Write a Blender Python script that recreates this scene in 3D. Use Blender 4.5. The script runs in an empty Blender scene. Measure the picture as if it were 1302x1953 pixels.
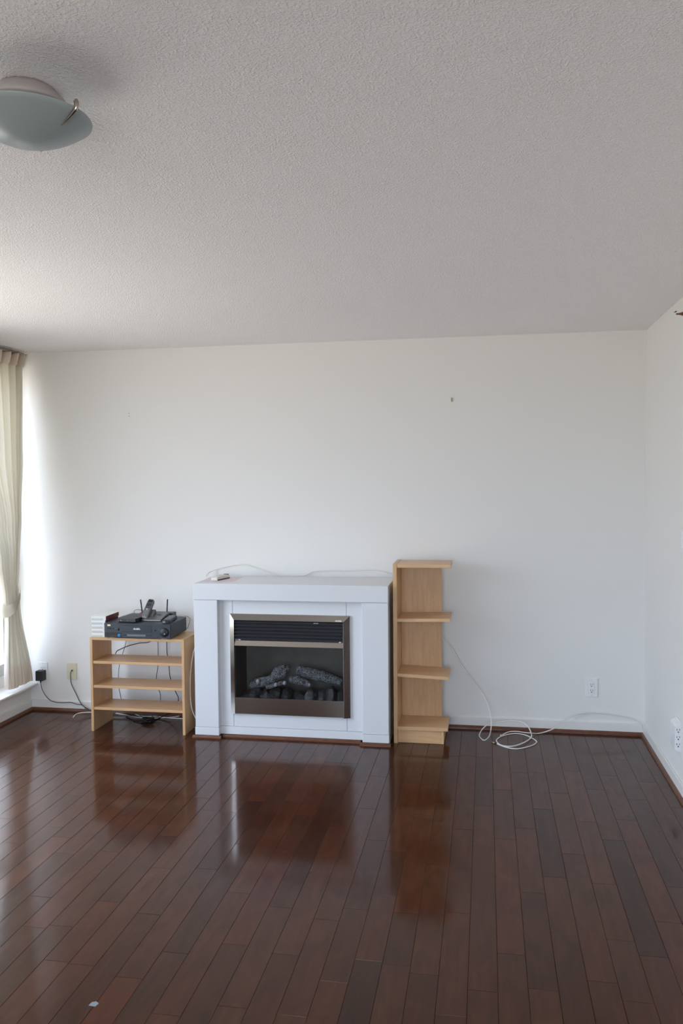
import bpy, bmesh, math, random
from mathutils import Vector, Matrix
R0 = random.Random(7)
SC = bpy.context.scene
COL = SC.collection

# ------------------------------------------------------------------ camera
CAM = Vector((-0.9424, -5.1905, 1.5721)); YAW, PITCH, ROLL = 0.1733, -0.0404, -0.0088
FPX, CX, CY = 1575.48, 651.0, 976.5
_f = Vector((-math.sin(YAW)*math.cos(PITCH), math.cos(YAW)*math.cos(PITCH), math.sin(PITCH)))
_r0 = Vector((math.cos(YAW), math.sin(YAW), 0)); _u0 = _r0.cross(_f)
_r = _r0*math.cos(ROLL) + _u0*math.sin(ROLL); _u = -_r0*math.sin(ROLL) + _u0*math.cos(ROLL)
cd = bpy.data.cameras.new('camera'); cam = bpy.data.objects.new('camera', cd); COL.objects.link(cam)
cd.sensor_fit = 'VERTICAL'; cd.sensor_height = 36.0; cd.lens = FPX/1953*36.0; cd.clip_start = 0.02; cd.clip_end = 500
M3 = Matrix((_r, _u, -_f)).transposed(); cam.matrix_world = Matrix.Translation(CAM) @ M3.to_4x4()
SC.camera = cam
def un(px, py, axis, val):          # a point measured in the photograph, on a plane of the room
    d = _f*FPX + _r*(px-CX) - _u*(py-CY)
    return CAM + d*((val-CAM[axis])/d[axis])
def pix(p):
    d = Vector(p)-CAM; z = d.dot(_f)
    return (CX+FPX*d.dot(_r)/z, CY-FPX*d.dot(_u)/z) if z > .05 else (9e9, 9e9)

# ------------------------------------------------------------------ world, daylight, exposure
vs = SC.view_settings; vs.view_transform = 'Standard'; vs.look = 'None'; vs.gamma = 1; vs.exposure = 0.97; vs.use_curve_mapping = False
W = bpy.data.worlds.new('overcast_sky'); SC.world = W; W.use_nodes = True
nt = W.node_tree; nt.nodes.clear()
def N(t, ty, **kw):
    n = t.nodes.new(ty)
    for k, v in kw.items(): setattr(n, k, v)
    return n
wo = N(nt, 'ShaderNodeOutputWorld'); bg = N(nt, 'ShaderNodeBackground'); tc = N(nt, 'ShaderNodeTexCoord'); sx = N(nt, 'ShaderNodeSeparateXYZ'); rp = N(nt, 'ShaderNodeValToRGB')
mr = N(nt, 'ShaderNodeMapRange'); mr.inputs['From Min'].default_value = -1; mr.inputs['From Max'].default_value = 1
nt.links.new(tc.outputs['Generated'], sx.inputs[0]); nt.links.new(sx.outputs['Z'], mr.inputs['Value']); nt.links.new(mr.outputs[0], rp.inputs[0])
e = rp.color_ramp.elements
e[0].position = 0.0; e[0].color = (.66, .62, .56, 1)
e[1].position = 1.0; e[1].color = (.95, 1.12, 1.42, 1)
for ps, c in ((.47, (.56, .54, .51, 1)), (.52, (.72, .86, 1.06, 1))):
    k = e.new(ps); k.color = c
bg.inputs['Strength'].default_value = 5.2
nt.links.new(rp.outputs[0], bg.inputs[0]); nt.links.new(bg.outputs[0], wo.inputs[0])
SC.cycles.diffuse_bounces = 8; SC.cycles.max_bounces = 14; SC.cycles.transparent_max_bounces = 12
SC.cycles.sample_clamp_indirect = 6.0

XL, YF, H = -4.035, -7.4, 2.44                # left wall, wall behind the camera, ceiling height
WIN = [(-0.095, -0.58), (-1.30, -2.14), (-2.18, -3.02)]   # bays of the side windows
WINF = [(-2.60, -1.47), (-1.43, -.30)]   # bays of the window behind the camera
WINZ0, WINZT, WINZ1 = .34, 1.03, 2.30
def portal(name, loc, sx_, sy_, rot):
    L = bpy.data.lights.new(name, 'AREA'); L.shape = 'RECTANGLE'; L.size = sx_; L.size_y = sy_; L.cycles.is_portal = True
    o = bpy.data.objects.new(name, L); o.location = loc; o.rotation_euler = rot; COL.objects.link(o)
portal('daylight_portal', (-4.24, -.31, 1.31), 2.1, .60, (0, -math.pi/2, 0))
portal('daylight_portal', (-4.24, -2.16, 1.31), 2.1, 1.78, (0, -math.pi/2, 0))
portal('daylight_portal', (-1.45, YF-.14, 1.31), 2.4, 2.1, (math.pi/2, 0, 0))

# ------------------------------------------------------------------ materials
def srgb(r, g, b):
    f = lambda c: c/12.92 if c <= .04045 else ((c+.055)/1.055)**2.4
    return (f(r/255), f(g/255), f(b/255), 1)
def mat(name, col, rough=.5, metal=0, noise=0.0, nscale=40, bump=0, bscale=200, bdist=.001, ior=1.45, coat=0, aniso=None):
    m = bpy.data.materials.new(name); m.use_nodes = True; t = m.node_tree; b = t.nodes['Principled BSDF']
    b.inputs['Base Color'].default_value = col; b.inputs['Roughness'].default_value = rough; b.inputs['Metallic'].default_value = metal
    b.inputs['IOR'].default_value = ior; b.inputs['Coat Weight'].default_value = coat; b.inputs['Coat Roughness'].default_value = .08
    g = N(t, 'ShaderNodeNewGeometry')
    if noise:
        n = N(t, 'ShaderNodeTexNoise'); n.inputs['Scale'].default_value = nscale; n.inputs['Detail'].default_value = 4
        r = N(t, 'ShaderNodeValToRGB'); r.color_ramp.elements[0].position = .3; r.color_ramp.elements[1].position = .7
        r.color_ramp.elements[0].color = tuple(c*(1-noise) for c in col[:3])+(1,); r.color_ramp.elements[1].color = tuple(min(1, c*(1+noise)) for c in col[:3])+(1,)
        src = g.outputs['Position']
        if aniso:
            mp = N(t, 'ShaderNodeMapping'); mp.inputs['Scale'].default_value = aniso; t.links.new(src, mp.inputs[0]); src = mp.outputs[0]
        t.links.new(src, n.inputs['Vector']); t.links.new(n.outputs[0], r.inputs[0]); t.links.new(r.outputs[0], b.inputs['Base Color'])
    if bump:
        n = N(t, 'ShaderNodeTexNoise'); n.inputs['Scale'].default_value = bscale; n.inputs['Detail'].default_value = 3
        bp = N(t, 'ShaderNodeBump'); bp.inputs['Strength'].default_value = bump; bp.inputs['Distance'].default_value = bdist
        t.links.new(g.outputs['Position'], n.inputs['Vector']); t.links.new(n.outputs[0], bp.inputs['Height']); t.links.new(bp.outputs[0], b.inputs['Normal'])
    return m
def glassy(name, tint=(1, 1, 1, 1), rough=0.0, ior=1.5):      # thin pane: clear, with a Fresnel reflection
    m = bpy.data.materials.new(name); m.use_nodes = True; t = m.node_tree; t.nodes.clear()
    o = N(t, 'ShaderNodeOutputMaterial'); mx = N(t, 'ShaderNodeMixShader'); tr = N(t, 'ShaderNodeBsdfTransparent'); gl = N(t, 'ShaderNodeBsdfGlossy'); fr = N(t, 'ShaderNodeFresnel')
    fr.inputs['IOR'].default_value = ior; tr.inputs[0].default_value = tint; gl.inputs['Roughness'].default_value = rough
    gm = N(t, 'ShaderNodeNewGeometry'); inv = N(t, 'ShaderNodeMath', operation='SUBTRACT'); inv.inputs[0].default_value = 1; mu = N(t, 'ShaderNodeMath', operation='MULTIPLY')
    t.links.new(gm.outputs['Backfacing'], inv.inputs[1]); t.links.new(fr.outputs[0], mu.inputs[0]); t.links.new(inv.outputs[0], mu.inputs[1])     # reflect on the outer faces only
    t.links.new(mu.outputs[0], mx.inputs[0]); t.links.new(tr.outputs[0], mx.inputs[1]); t.links.new(gl.outputs[0], mx.inputs[2]); t.links.new(mx.outputs[0], o.inputs[0])
    return m
def fabric(name, col, trans, transcol):
    m = bpy.data.materials.new(name); m.use_nodes = True; t = m.node_tree; t.nodes.clear()
    o = N(t, 'ShaderNodeOutputMaterial'); mx = N(t, 'ShaderNodeMixShader'); d = N(t, 'ShaderNodeBsdfDiffuse'); tl = N(t, 'ShaderNodeBsdfTranslucent')
    g = N(t, 'ShaderNodeNewGeometry'); n = N(t, 'ShaderNodeTexNoise'); n.inputs['Scale'].default_value = 900; bp = N(t, 'ShaderNodeBump'); bp.inputs['Strength'].default_value = .2; bp.inputs['Distance'].default_value = .0005
    t.links.new(g.outputs['Position'], n.inputs['Vector']); t.links.new(n.outputs[0], bp.inputs['Height']); t.links.new(bp.outputs[0], d.inputs['Normal'])
    d.inputs[0].default_value = col; tl.inputs[0].default_value = transcol; mx.inputs[0].default_value = trans
    t.links.new(d.outputs[0], mx.inputs[1]); t.links.new(tl.outputs[0], mx.inputs[2]); t.links.new(mx.outputs[0], o.inputs[0])
    return m
def plank_mat():
    m = bpy.data.materials.new('dark_hardwood'); m.use_nodes = True; t = m.node_tree; b = t.nodes['Principled BSDF']
    g = N(t, 'ShaderNodeNewGeometry'); oi = N(t, 'ShaderNodeObjectInfo')
    off = N(t, 'ShaderNodeVectorMath', operation='SCALE'); off.inputs['Scale'].default_value = 37.0
    cmb = N(t, 'ShaderNodeCombineXYZ'); t.links.new(oi.outputs['Random'], cmb.inputs[1]); t.links.new(oi.outputs['Random'], cmb.inputs[2]); t.links.new(cmb.outputs[0], off.inputs[0])
    add = N(t, 'ShaderNodeVectorMath', operation='ADD'); t.links.new(g.outputs['Position'], add.inputs[0]); t.links.new(off.outputs[0], add.inputs[1])
    mp = N(t, 'ShaderNodeMapping'); mp.inputs['Scale'].default_value = (34, 2.4, 34); t.links.new(add.outputs[0], mp.inputs[0])
    n1 = N(t, 'ShaderNodeTexNoise'); n1.inputs['Scale'].default_value = 1.6; n1.inputs['Detail'].default_value = 3; n1.inputs['Distortion'].default_value = .4; t.links.new(mp.outputs[0], n1.inputs['Vector'])
    mp2 = N(t, 'ShaderNodeMapping'); mp2.inputs['Scale'].default_value = (14, 5, 14); t.links.new(add.outputs[0], mp2.inputs[0])
    n2 = N(t, 'ShaderNodeTexNoise'); n2.inputs['Scale'].default_value = 1.0; n2.inputs['Detail'].default_value = 3; n2.inputs['Distortion'].default_value = 1.2; t.links.new(mp2.outputs[0], n2.inputs['Vector'])
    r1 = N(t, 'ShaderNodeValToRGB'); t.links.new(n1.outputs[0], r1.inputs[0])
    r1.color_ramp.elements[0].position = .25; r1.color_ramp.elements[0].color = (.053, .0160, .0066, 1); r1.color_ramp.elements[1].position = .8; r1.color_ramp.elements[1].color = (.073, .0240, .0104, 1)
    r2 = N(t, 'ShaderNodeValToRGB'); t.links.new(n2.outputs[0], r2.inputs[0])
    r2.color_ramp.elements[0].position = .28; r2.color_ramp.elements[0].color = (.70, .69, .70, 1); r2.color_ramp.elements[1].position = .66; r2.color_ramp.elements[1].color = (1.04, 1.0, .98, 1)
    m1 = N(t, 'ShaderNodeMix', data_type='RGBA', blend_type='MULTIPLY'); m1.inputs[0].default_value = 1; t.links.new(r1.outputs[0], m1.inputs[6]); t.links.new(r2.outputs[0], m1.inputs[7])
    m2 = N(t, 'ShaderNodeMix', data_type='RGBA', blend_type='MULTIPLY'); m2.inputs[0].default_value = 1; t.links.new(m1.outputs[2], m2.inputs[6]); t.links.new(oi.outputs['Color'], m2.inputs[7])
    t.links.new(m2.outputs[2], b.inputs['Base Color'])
    b.inputs['Roughness'].default_value = .10; b.inputs['IOR'].default_value = 1.37
    b2 = N(t, 'ShaderNodeBsdfPrincipled'); b2.inputs['Roughness'].default_value = .30; b2.inputs['IOR'].default_value = 1.37; t.links.new(m2.outputs[2], b2.inputs['Base Color'])   # the varnish's broad haze
    mx = N(t, 'ShaderNodeMixShader'); mx.inputs[0].default_value = .28; t.links.new(b.outputs[0], mx.inputs[1]); t.links.new(b2.outputs[0], mx.inputs[2]); t.links.new(mx.outputs[0], t.nodes['Material Output'].inputs[0])
    n3 = N(t, 'ShaderNodeTexNoise'); n3.inputs['Scale'].default_value = 9; n3.inputs['Detail'].default_value = 2; t.links.new(add.outputs[0], n3.inputs['Vector'])
    bp = N(t, 'ShaderNodeBump'); bp.inputs['Strength'].default_value = .06; bp.inputs['Distance'].default_value = .004; t.links.new(n3.outputs[0], bp.inputs['Height']); t.links.new(bp.outputs[0], b.inputs['Normal']); t.links.new(bp.outputs[0], b2.inputs['Normal'])
    return m
def popcorn_mat():
    m = mat('popcorn_plaster', (.86, .845, .84, 1), .95); t = m.node_tree; b = t.nodes['Principled BSDF']
    g = N(t, 'ShaderNodeNewGeometry')
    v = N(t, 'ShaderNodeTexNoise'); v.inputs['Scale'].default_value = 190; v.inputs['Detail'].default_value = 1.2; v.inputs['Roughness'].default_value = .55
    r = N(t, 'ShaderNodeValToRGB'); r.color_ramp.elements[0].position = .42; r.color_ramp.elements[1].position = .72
    bp = N(t, 'ShaderNodeBump'); bp.inputs['Strength'].default_value = .62; bp.inputs['Distance'].default_value = .0045
    t.links.new(g.outputs['Position'], v.inputs['Vector']); t.links.new(v.outputs[0], r.inputs[0]); t.links.new(r.outputs[0], bp.inputs['Height']); t.links.new(bp.outputs[0], b.inputs['Normal'])
    cr = N(t, 'ShaderNodeValToRGB'); cr.color_ramp.elements[0].position = .35; cr.color_ramp.elements[0].color = (.88, .865, .86, 1); cr.color_ramp.elements[1].position = .68; cr.color_ramp.elements[1].color = (.95, .935, .93, 1)  # hollows coloured darker than bumps: the relief's self-shading painted in
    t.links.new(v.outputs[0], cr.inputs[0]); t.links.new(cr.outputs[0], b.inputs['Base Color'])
    return m
def bark_mat():
    m = mat('charred_bark', (.1, .1, .1, 1), .75, bump=1.0, bscale=110, bdist=.008); t = m.node_tree; b = t.nodes['Principled BSDF']
    g = N(t, 'ShaderNodeNewGeometry'); n = N(t, 'ShaderNodeTexNoise'); n.inputs['Scale'].default_value = 70; n.inputs['Detail'].default_value = 5; n.inputs['Distortion'].default_value = 2.5
    r = N(t, 'ShaderNodeValToRGB'); r.color_ramp.elements[0].position = .42; r.color_ramp.elements[0].color = (.028, .028, .032, 1); r.color_ramp.elements[1].position = .68; r.color_ramp.elements[1].color = (.26, .265, .285, 1)
    t.links.new(g.outputs['Position'], n.inputs['Vector']); t.links.new(n.outputs[0], r.inputs[0]); t.links.new(r.outputs[0], b.inputs['Base Color'])
    return m
M = dict(
    wall=mat('wall_paint', (.77, .762, .735, 1), .85, bump=.25, bscale=260, bdist=.0012),
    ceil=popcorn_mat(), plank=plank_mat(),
    trim=mat('trim_paint', (.76, .75, .72, 1), .45), shoe=mat('dark_moulding', srgb(98, 60, 40), .35, noise=.25, nscale=30, aniso=(1, 1, 4)),
    sub=mat('subfloor', srgb(22, 14, 10), .9),
    frame=mat('window_frame_paint', (.55, .56, .56, 1), .4), pane=glassy('window_glass'),
    maple=mat('maple_laminate', srgb(206, 166, 122), .38, noise=.09, nscale=6, aniso=(10, 10, 1.2)),
    maple_e=mat('maple_edge', srgb(214, 178, 132), .42, noise=.05, nscale=9, aniso=(3, 3, 3)),
    maple_x=mat('maple_laminate_across', srgb(206, 166, 122), .34, noise=.09, nscale=6, aniso=(1.2, 12, 12)),
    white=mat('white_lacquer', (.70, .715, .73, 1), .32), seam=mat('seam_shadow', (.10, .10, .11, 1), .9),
    steel=mat('brushed_steel', (.46, .43, .395, 1), .15, 1, noise=.05, nscale=60, aniso=(1, 30, 30)),
    steel_e=mat('polished_steel', (.7, .69, .67, 1), .15, 1),
    black=mat('black_enamel', (.012, .012, .014, 1), .35), louver=mat('louver_enamel', (.035, .035, .04, 1), .35),
    firebox=mat('firebox_black', (.02, .018, .017, 1), .6), screen=mat('flame_screen', (.10, .092, .08, 1), .4, noise=.15, nscale=9),
    fglass=glassy('firebox_glass', (.93, .94, .94, 1), .01, 1.52),
    log=bark_mat(),
    logend=mat('pale_log_end', srgb(165, 165, 168), .7, noise=.15, nscale=60),
    ember=mat('ember_bed', (.013, .015, .018, 1), .45, noise=.4, nscale=20, bump=.5, bscale=40, bdist=.01),
    sticker=mat('paper_sticker', (.8, .8, .8, 1), .6), ink=mat('grey_ink', (.25, .25, .27, 1), .6),
    vcr=mat('charcoal_plastic', (.032, .040, .051, 1), .42, noise=.06, nscale=300), vcrd=mat('dark_plastic', (.012, .014, .017, 1), .35),
    vcrdoor=mat('smoked_panel', (.035, .042, .052, 1), .2), vcrgrey=mat('grey_print_strip', (.17, .16, .18, 1), .4),
    gold=mat('gold_badge', (.85, .72, .42, 1), .3, 0), foot=mat('gold_foot', (.75, .66, .45, 1), .3, .6), blue=mat('blue_sticker', srgb(52, 128, 178), .45),
    marks=mat('white_print', (.8, .82, .84, 1), .5),
    blk=mat('black_plastic', (.016, .017, .019, 1), .38), blkr=mat('black_rubber', (.014, .014, .015, 1), .6),
    silver=mat('silver_plastic', (.15, .142, .138, 1), .3, .3), silverl=mat('pale_silver_plastic', (.42, .40, .39, 1), .3, .3), key=mat('grey_keys', (.24, .25, .27, 1), .45), lcd=mat('dim_display', (.05, .06, .06, 1), .15),
    sleeve=mat('white_sleeve', (.80, .80, .76, 1), .5), sleeve2=mat('ivory_sleeve', srgb(214, 216, 192), .55), red=mat('dark_red_label', srgb(96, 24, 28), .5, noise=.35, nscale=60), redc=mat('red_cable_jacket', srgb(170, 30, 34), .45),
    print1=mat('sage_print', srgb(200, 206, 190), .6), print2=mat('rose_grey_print', srgb(202, 194, 188), .6), print3=mat('blue_grey_print', srgb(194, 196, 204), .6),
    wcable=mat('white_cable_jacket', (.78, .76, .72, 1), .4), gcable=mat('grey_cable_jacket', (.07, .075, .08, 1), .5),
    brass=mat('brass_connector', (.62, .50, .36, 1), .3, .9), chrome=mat('brushed_nickel', (.52, .47, .42, 1), .22, 1),
    plate=mat('white_faceplate', (.80, .80, .80, 1), .3), ivory=mat('ivory_faceplate', srgb(216, 210, 184), .35), hole=mat('socket_slot', (.02, .02, .02, 1), .6), greyp=mat('grey_faceplate_edge', (.6, .6, .6, 1), .4),
    curtain=fabric('cream_drape', (.66, .62, .53, 1), .24, (.55, .52, .42, 1)), curtainb=fabric('cream_heading', (.66, .58, .50, 1), .12, (.7, .6, .45, 1)), tie=fabric('cream_tieback', (.80, .77, .70, 1), .30, (.8, .77, .68, 1)),
    bowl=None, canopy=mat('white_canopy', (.44, .40, .40, 1), .5),
    paper=mat('blush_paper', srgb(224, 208, 214), .6, noise=.05, nscale=25), offw=mat('off_white_plastic', srgb(212, 212, 200), .4), scrap=mat('scrap_paper', (.22, .25, .27, 1), .6), rust=mat('rusty_metal', srgb(110, 80, 55), .5, .5),
)
def bowl_mat():
    m = bpy.data.materials.new('frosted_glass'); m.use_nodes = True; t = m.node_tree; b = t.nodes['Principled BSDF']
    b.inputs['Base Color'].default_value = (.46, .53, .53, 1); b.inputs['Roughness'].default_value = .28
    o = t.nodes['Material Output']; tl = N(t, 'ShaderNodeBsdfTranslucent'); tl.inputs[0].default_value = (.66, .74, .73, 1); mx = N(t, 'ShaderNodeMixShader'); mx.inputs[0].default_value = .3
    t.links.new(b.outputs[0], mx.inputs[1]); t.links.new(tl.outputs[0], mx.inputs[2]); t.links.new(mx.outputs[0], o.inputs[0])
    return m
M['bowl'] = bowl_mat()

# ------------------------------------------------------------------ builders
def props(o, label=None, cat=None, group=None, kind=None):
    if label: o['label'] = label
    if cat: o['category'] = cat
    if group: o['group'] = group
    if kind: o['kind'] = kind
    return o
def thing(name, loc, label, cat, group=None):
    o = bpy.data.objects.new(name, None); o.empty_display_size = .05; o.location = loc; COL.objects.link(o)
    return props(o, label, cat, group)
def origin(o):
    v = Vector((0, 0, 0))
    while o is not None: v += o.location; o = o.parent
    return v
def emit(name, bm, m, parent=None, smooth=False, label=None):
    """bm in world coordinates -> one object; the origin is the thing's own origin, or the base of a free mesh."""
    if parent is not None: off = origin(parent)
    else:
        vs_ = [v.co for v in bm.verts]; lo = [min(v[i] for v in vs_) for i in range(3)]; hi = [max(v[i] for v in vs_) for i in range(3)]
        off = Vector(((lo[0]+hi[0])/2, (lo[1]+hi[1])/2, lo[2]))
    bmesh.ops.translate(bm, verts=bm.verts, vec=-off)
    bmesh.ops.recalc_face_normals(bm, faces=bm.faces)
    me = bpy.data.meshes.new(name); bm.to_mesh(me); bm.free(); me.materials.append(m)
    if smooth:
        for p in me.polygons: p.use_smooth = True
    o = bpy.data.objects.new(name, me); COL.objects.link(o)
    if parent is not None: o.parent = parent
    else: o.location = off
    if label: o['label'] = label
    return o
def bbox_bm(bm, x0, x1, y0, y1, z0, z1, bev=0, seg=1, T=None):
    r = bmesh.ops.create_cube(bm, size=1)['verts']
    for v in r: v.co = Vector(((x0+x1)/2+v.co.x*(x1-x0), (y0+y1)/2+v.co.y*(y1-y0), (z0+z1)/2+v.co.z*(z1-z0)))
    if bev:
        ed = list({e_ for v in r for e_ in v.link_edges})
        g = bmesh.ops.bevel(bm, geom=ed, offset=bev, segments=seg, affect='EDGES', profile=.5)
        r = list({v for f in g['faces'] for v in f.verts} | {v for v in r if v.is_valid})
    if T is not None: bmesh.ops.transform(bm, matrix=T, verts=[v for v in r if v.is_valid])
    return bm
def box(name, x0, x1, y0, y1, z0, z1, m, parent=None, bev=0, seg=1, T=None, label=None, smooth=False):
    bm = bmesh.new(); bbox_bm(bm, min(x0, x1), max(x0, x1), min(y0, y1), max(y0, y1), min(z0, z1), max(z0, z1), bev, seg)
    if T is not None: bmesh.ops.transform(bm, matrix=T, verts=bm.verts)
    return emit(name, bm, m, parent, smooth, label)
def boxes(name, lst, m, parent=None, bev=0):
    bm = bmesh.new()
    for b in lst:
        t = bmesh.new(); bbox_bm(t, *b, bev=bev); me = bpy.data.meshes.new('t'); t.to_mesh(me); t.free(); bm.from_mesh(me); bpy.data.meshes.remove(me)
    return emit(name, bm, m, parent)
def catmull(P, n=8):
    P = [Vector(p) for p in P]; out = []
    for i in range(len(P)-1):
        a, b, c, d = P[max(i-1, 0)], P[i], P[i+1], P[min(i+2, len(P)-1)]
        for k in range(n):
            t = k/n; out.append(.5*((2*b)+(c-a)*t+(2*a-5*b+4*c-d)*t*t+(3*b-a-3*c+d)*t**3))
    out.append(P[-1]); return out
def tube_bm(bm, pts, r, seg=8, radii=None, squash=1.0):
    n = len(pts); T0 = (pts[1]-pts[0]).normalized(); up = Vector((0, 0, 1)) if abs(T0.z) < .9 else Vector((1, 0, 0))
    nrm = (up - T0*up.dot(T0)).normalized(); rings = []
    for i, p in enumerate(pts):
        t = (pts[min(i+1, n-1)]-pts[max(i-1, 0)])
        if t.length < 1e-9: t = T0.copy()
        t.normalize(); nrm = nrm - t*nrm.dot(t)
        if nrm.length < 1e-6: nrm = t.orthogonal()
        nrm.normalize(); bi = t.cross(nrm); rr = radii[i] if radii else r
        rings.append([bm.verts.new(p+nrm*math.cos(a)*rr+bi*math.sin(a)*rr*squash) for a in [2*math.pi*k/seg for k in range(seg)]])
    for a, b in zip(rings, rings[1:]):
        for k in range(seg): bm.faces.new((a[k], a[(k+1) % seg], b[(k+1) % seg], b[k]))
    bm.faces.new(list(reversed(rings[0]))); bm.faces.new(rings[-1])
    return bm
def tube(name, pts, r, m, parent=None, n=8, seg=8, label=None, sm=True):
    return emit(name, tube_bm(bmesh.new(), catmull(pts, n) if sm else [Vector(p) for p in pts], r, seg), m, parent, True, label)
def lathe(name, prof, center, m, parent=None, seg=48, axis='z', label=None, T=None):
    bm = bmesh.new(); rings = []
    for (r, h) in prof:
        ring = []
        for k in range(seg):
            a = 2*math.pi*k/seg; x, y = r*math.cos(a), r*math.sin(a)
            v = {'z': (x, y, h), 'y': (x, h, y), 'x': (h, x, y)}[axis]
            ring.append(bm.verts.new(Vector(v)+Vector(center)))
        rings.append(ring)
    for a, b in zip(rings, rings[1:]):
        for k in range(seg): bm.faces.new((a[k], a[(k+1) % seg], b[(k+1) % seg], b[k]))
    if prof[0][0] > 1e-6: bm.faces.new(rings[0])
    if prof[-1][0] > 1e-6: bm.faces.new(rings[-1])
    bmesh.ops.remove_doubles(bm, verts=bm.verts, dist=1e-6)
    if T is not None: bmesh.ops.transform(bm, matrix=T, verts=bm.verts)
    return emit(name, bm, m, parent, True, label)
def prism(name, poly, z0, z1, m, parent=None, plane='xy', T=None, bev=0, label=None, smooth=False):
    """poly in two axes, extruded along the third"""
    bm = bmesh.new()
    def P3(a, b, h): return {'xy': (a, b, h), 'xz': (a, h, b), 'yz': (h, a, b)}[plane]
    lo = [bm.verts.new(P3(a, b, z0)) for a, b in poly]; hi = [bm.verts.new(P3(a, b, z1)) for a, b in poly]
    bm.faces.new(lo); bm.faces.new(hi)
    for i in range(len(poly)): j = (i+1) % len(poly); bm.faces.new((lo[i], lo[j], hi[j], hi[i]))
    bmesh.ops.recalc_face_normals(bm, faces=bm.faces)
    if bev: bmesh.ops.bevel(bm, geom=list(bm.edges), offset=bev, segments=2, affect='EDGES', profile=.5)
    if T is not None: bmesh.ops.transform(bm, matrix=T, verts=bm.verts)
    return emit(name, bm, m, parent, smooth, label)
def struct(o): o['kind'] = 'structure'; return o

# ------------------------------------------------------------------ the room
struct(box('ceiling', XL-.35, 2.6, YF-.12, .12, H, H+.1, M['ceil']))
struct(box('wall_back', XL-.35, .12, 0, .12, 0, H, M['wall']))
struct(box('wall_right', 0, .12, -3.9, 0, 0, H, M['wall']))
struct(boxes('wall_added_hall', [(.12, 2.6, -4.02, -3.9, 0, H), (2.48, 2.6, YF, -4.02, 0, H)], M['wall']))   # unseen hall behind the camera, added to darken the ceiling and steel reflections
struct(boxes('wall_front', [(XL-.35, -2.62, YF-.12, YF, 0, H), (-.28, 2.6, YF-.12, YF, 0, H), (-2.62, -.28, YF-.12, YF, 0, .26), (-2.62, -.28, YF-.12, YF, WINZ1+.02, H)], M['wall']))
def bay_wall(y1, y0): return [(XL-.2, XL, y1, y0, 0, .172), (XL-.2, XL-.11, y1, y0, .172, .26), (XL-.2, XL-.02, y1, y0, WINZ1+.02, H)]
struct(boxes('wall_left', bay_wall(-.60, 0) + bay_wall(-3.04, -1.28) + [(XL-.2, XL, -1.28, -.60, 0, H), (XL-.2, XL, YF, -3.04, 0, H)], M['wall']))
# window wall: one window per bay, each with frame, transom, two panes and a sill
for i, (ya, yb) in enumerate(WIN):
    f = struct(boxes('window_%d' % (i+1), [(XL-.19, XL-.12, yb-.02, yb+.03, .26, WINZ1+.02), (XL-.19, XL-.12, ya-.03, ya+(.094 if i == 0 else .02), .26, WINZ1+.02),
                                     (XL-.19, XL-.12, yb+.03, ya-.03, .26, WINZ0), (XL-.19, XL-.12, yb+.03, ya-.03, WINZ1-.03, WINZ1+.02)], M['frame']))
    box('transom', XL-.19, XL-.11, yb+.03, ya-.03, WINZT-.035, WINZT+.035, M['frame'], f, .003)
    box('pane', XL-.158, XL-.152, yb+.03, ya-.03, WINZ0, WINZT-.035, M['pane'], f)
    box('pane', XL-.158, XL-.152, yb+.03, ya-.03, WINZT+.035, WINZ1-.03, M['pane'], f)
for i, (xa, xb) in enumerate(WINF):
    f = struct(boxes('window_%d' % (i+1+len(WIN)), [(xa-.02, xa+.03, YF-.11, YF-.04, .26, WINZ1+.02), (xb-.03, xb+.02, YF-.11, YF-.04, .26, WINZ1+.02), (xa+.03, xb-.03, YF-.11, YF-.04, .26, WINZ0), (xa+.03, xb-.03, YF-.11, YF-.04, WINZ1-.03, WINZ1+.02)], M['frame']))
    box('transom', xa+.03, xb-.03, YF-.11, YF-.035, WINZT-.035, WINZT+.035, M['frame'], f, .003)
    box('pane', xa+.03, xb-.03, YF-.078, YF-.072, WINZ0, WINZT-.035, M['pane'], f)
    box('pane', xa+.03, xb-.03, YF-.078, YF-.072, WINZT+.035, WINZ1-.03, M['pane'], f)
struct(box('trim_1', XL-.2, -3.982, -.64, -.001, .172, .187, M['trim'], bev=.004, seg=2))     # the window sills
struct(box('trim_2', XL-.2, -3.982, -3.08, -1.24, .172, .187, M['trim'], bev=.004, seg=2))
# baseboards with a dark shoe moulding
def baseboard(name, axis, a, b, w):
    d = -1 if name != 'baseboard_left' else 1
    def bb(t, z0, z1): return (a, b, w, w+d*t, z0, z1) if axis == 'x' else (w, w+d*t, a, b, z0, z1)
    o = struct(box(name, *bb(.011, 0, .072), M['trim'], bev=.003, seg=2)); q = (lambda x, y: (x, y))
    prof = [(.0112, 0), (.026, 0), (.0255, .008), (.021, .016), (.0112, .021)]
    if axis == 'x': prism('shoe_moulding', [(w+d*p, z) for p, z in prof], a, b, M['shoe'], o, 'yz')
    else: prism('shoe_moulding', [(w+d*p, z) for p, z in prof], a, b, M['shoe'], o, 'xz')
baseboard('baseboard_back', 'x', XL, 0, 0); baseboard('baseboard_right', 'y', -3.9, -.011, 0); baseboard('baseboard_left', 'y', YF, -.011, XL)

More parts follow.
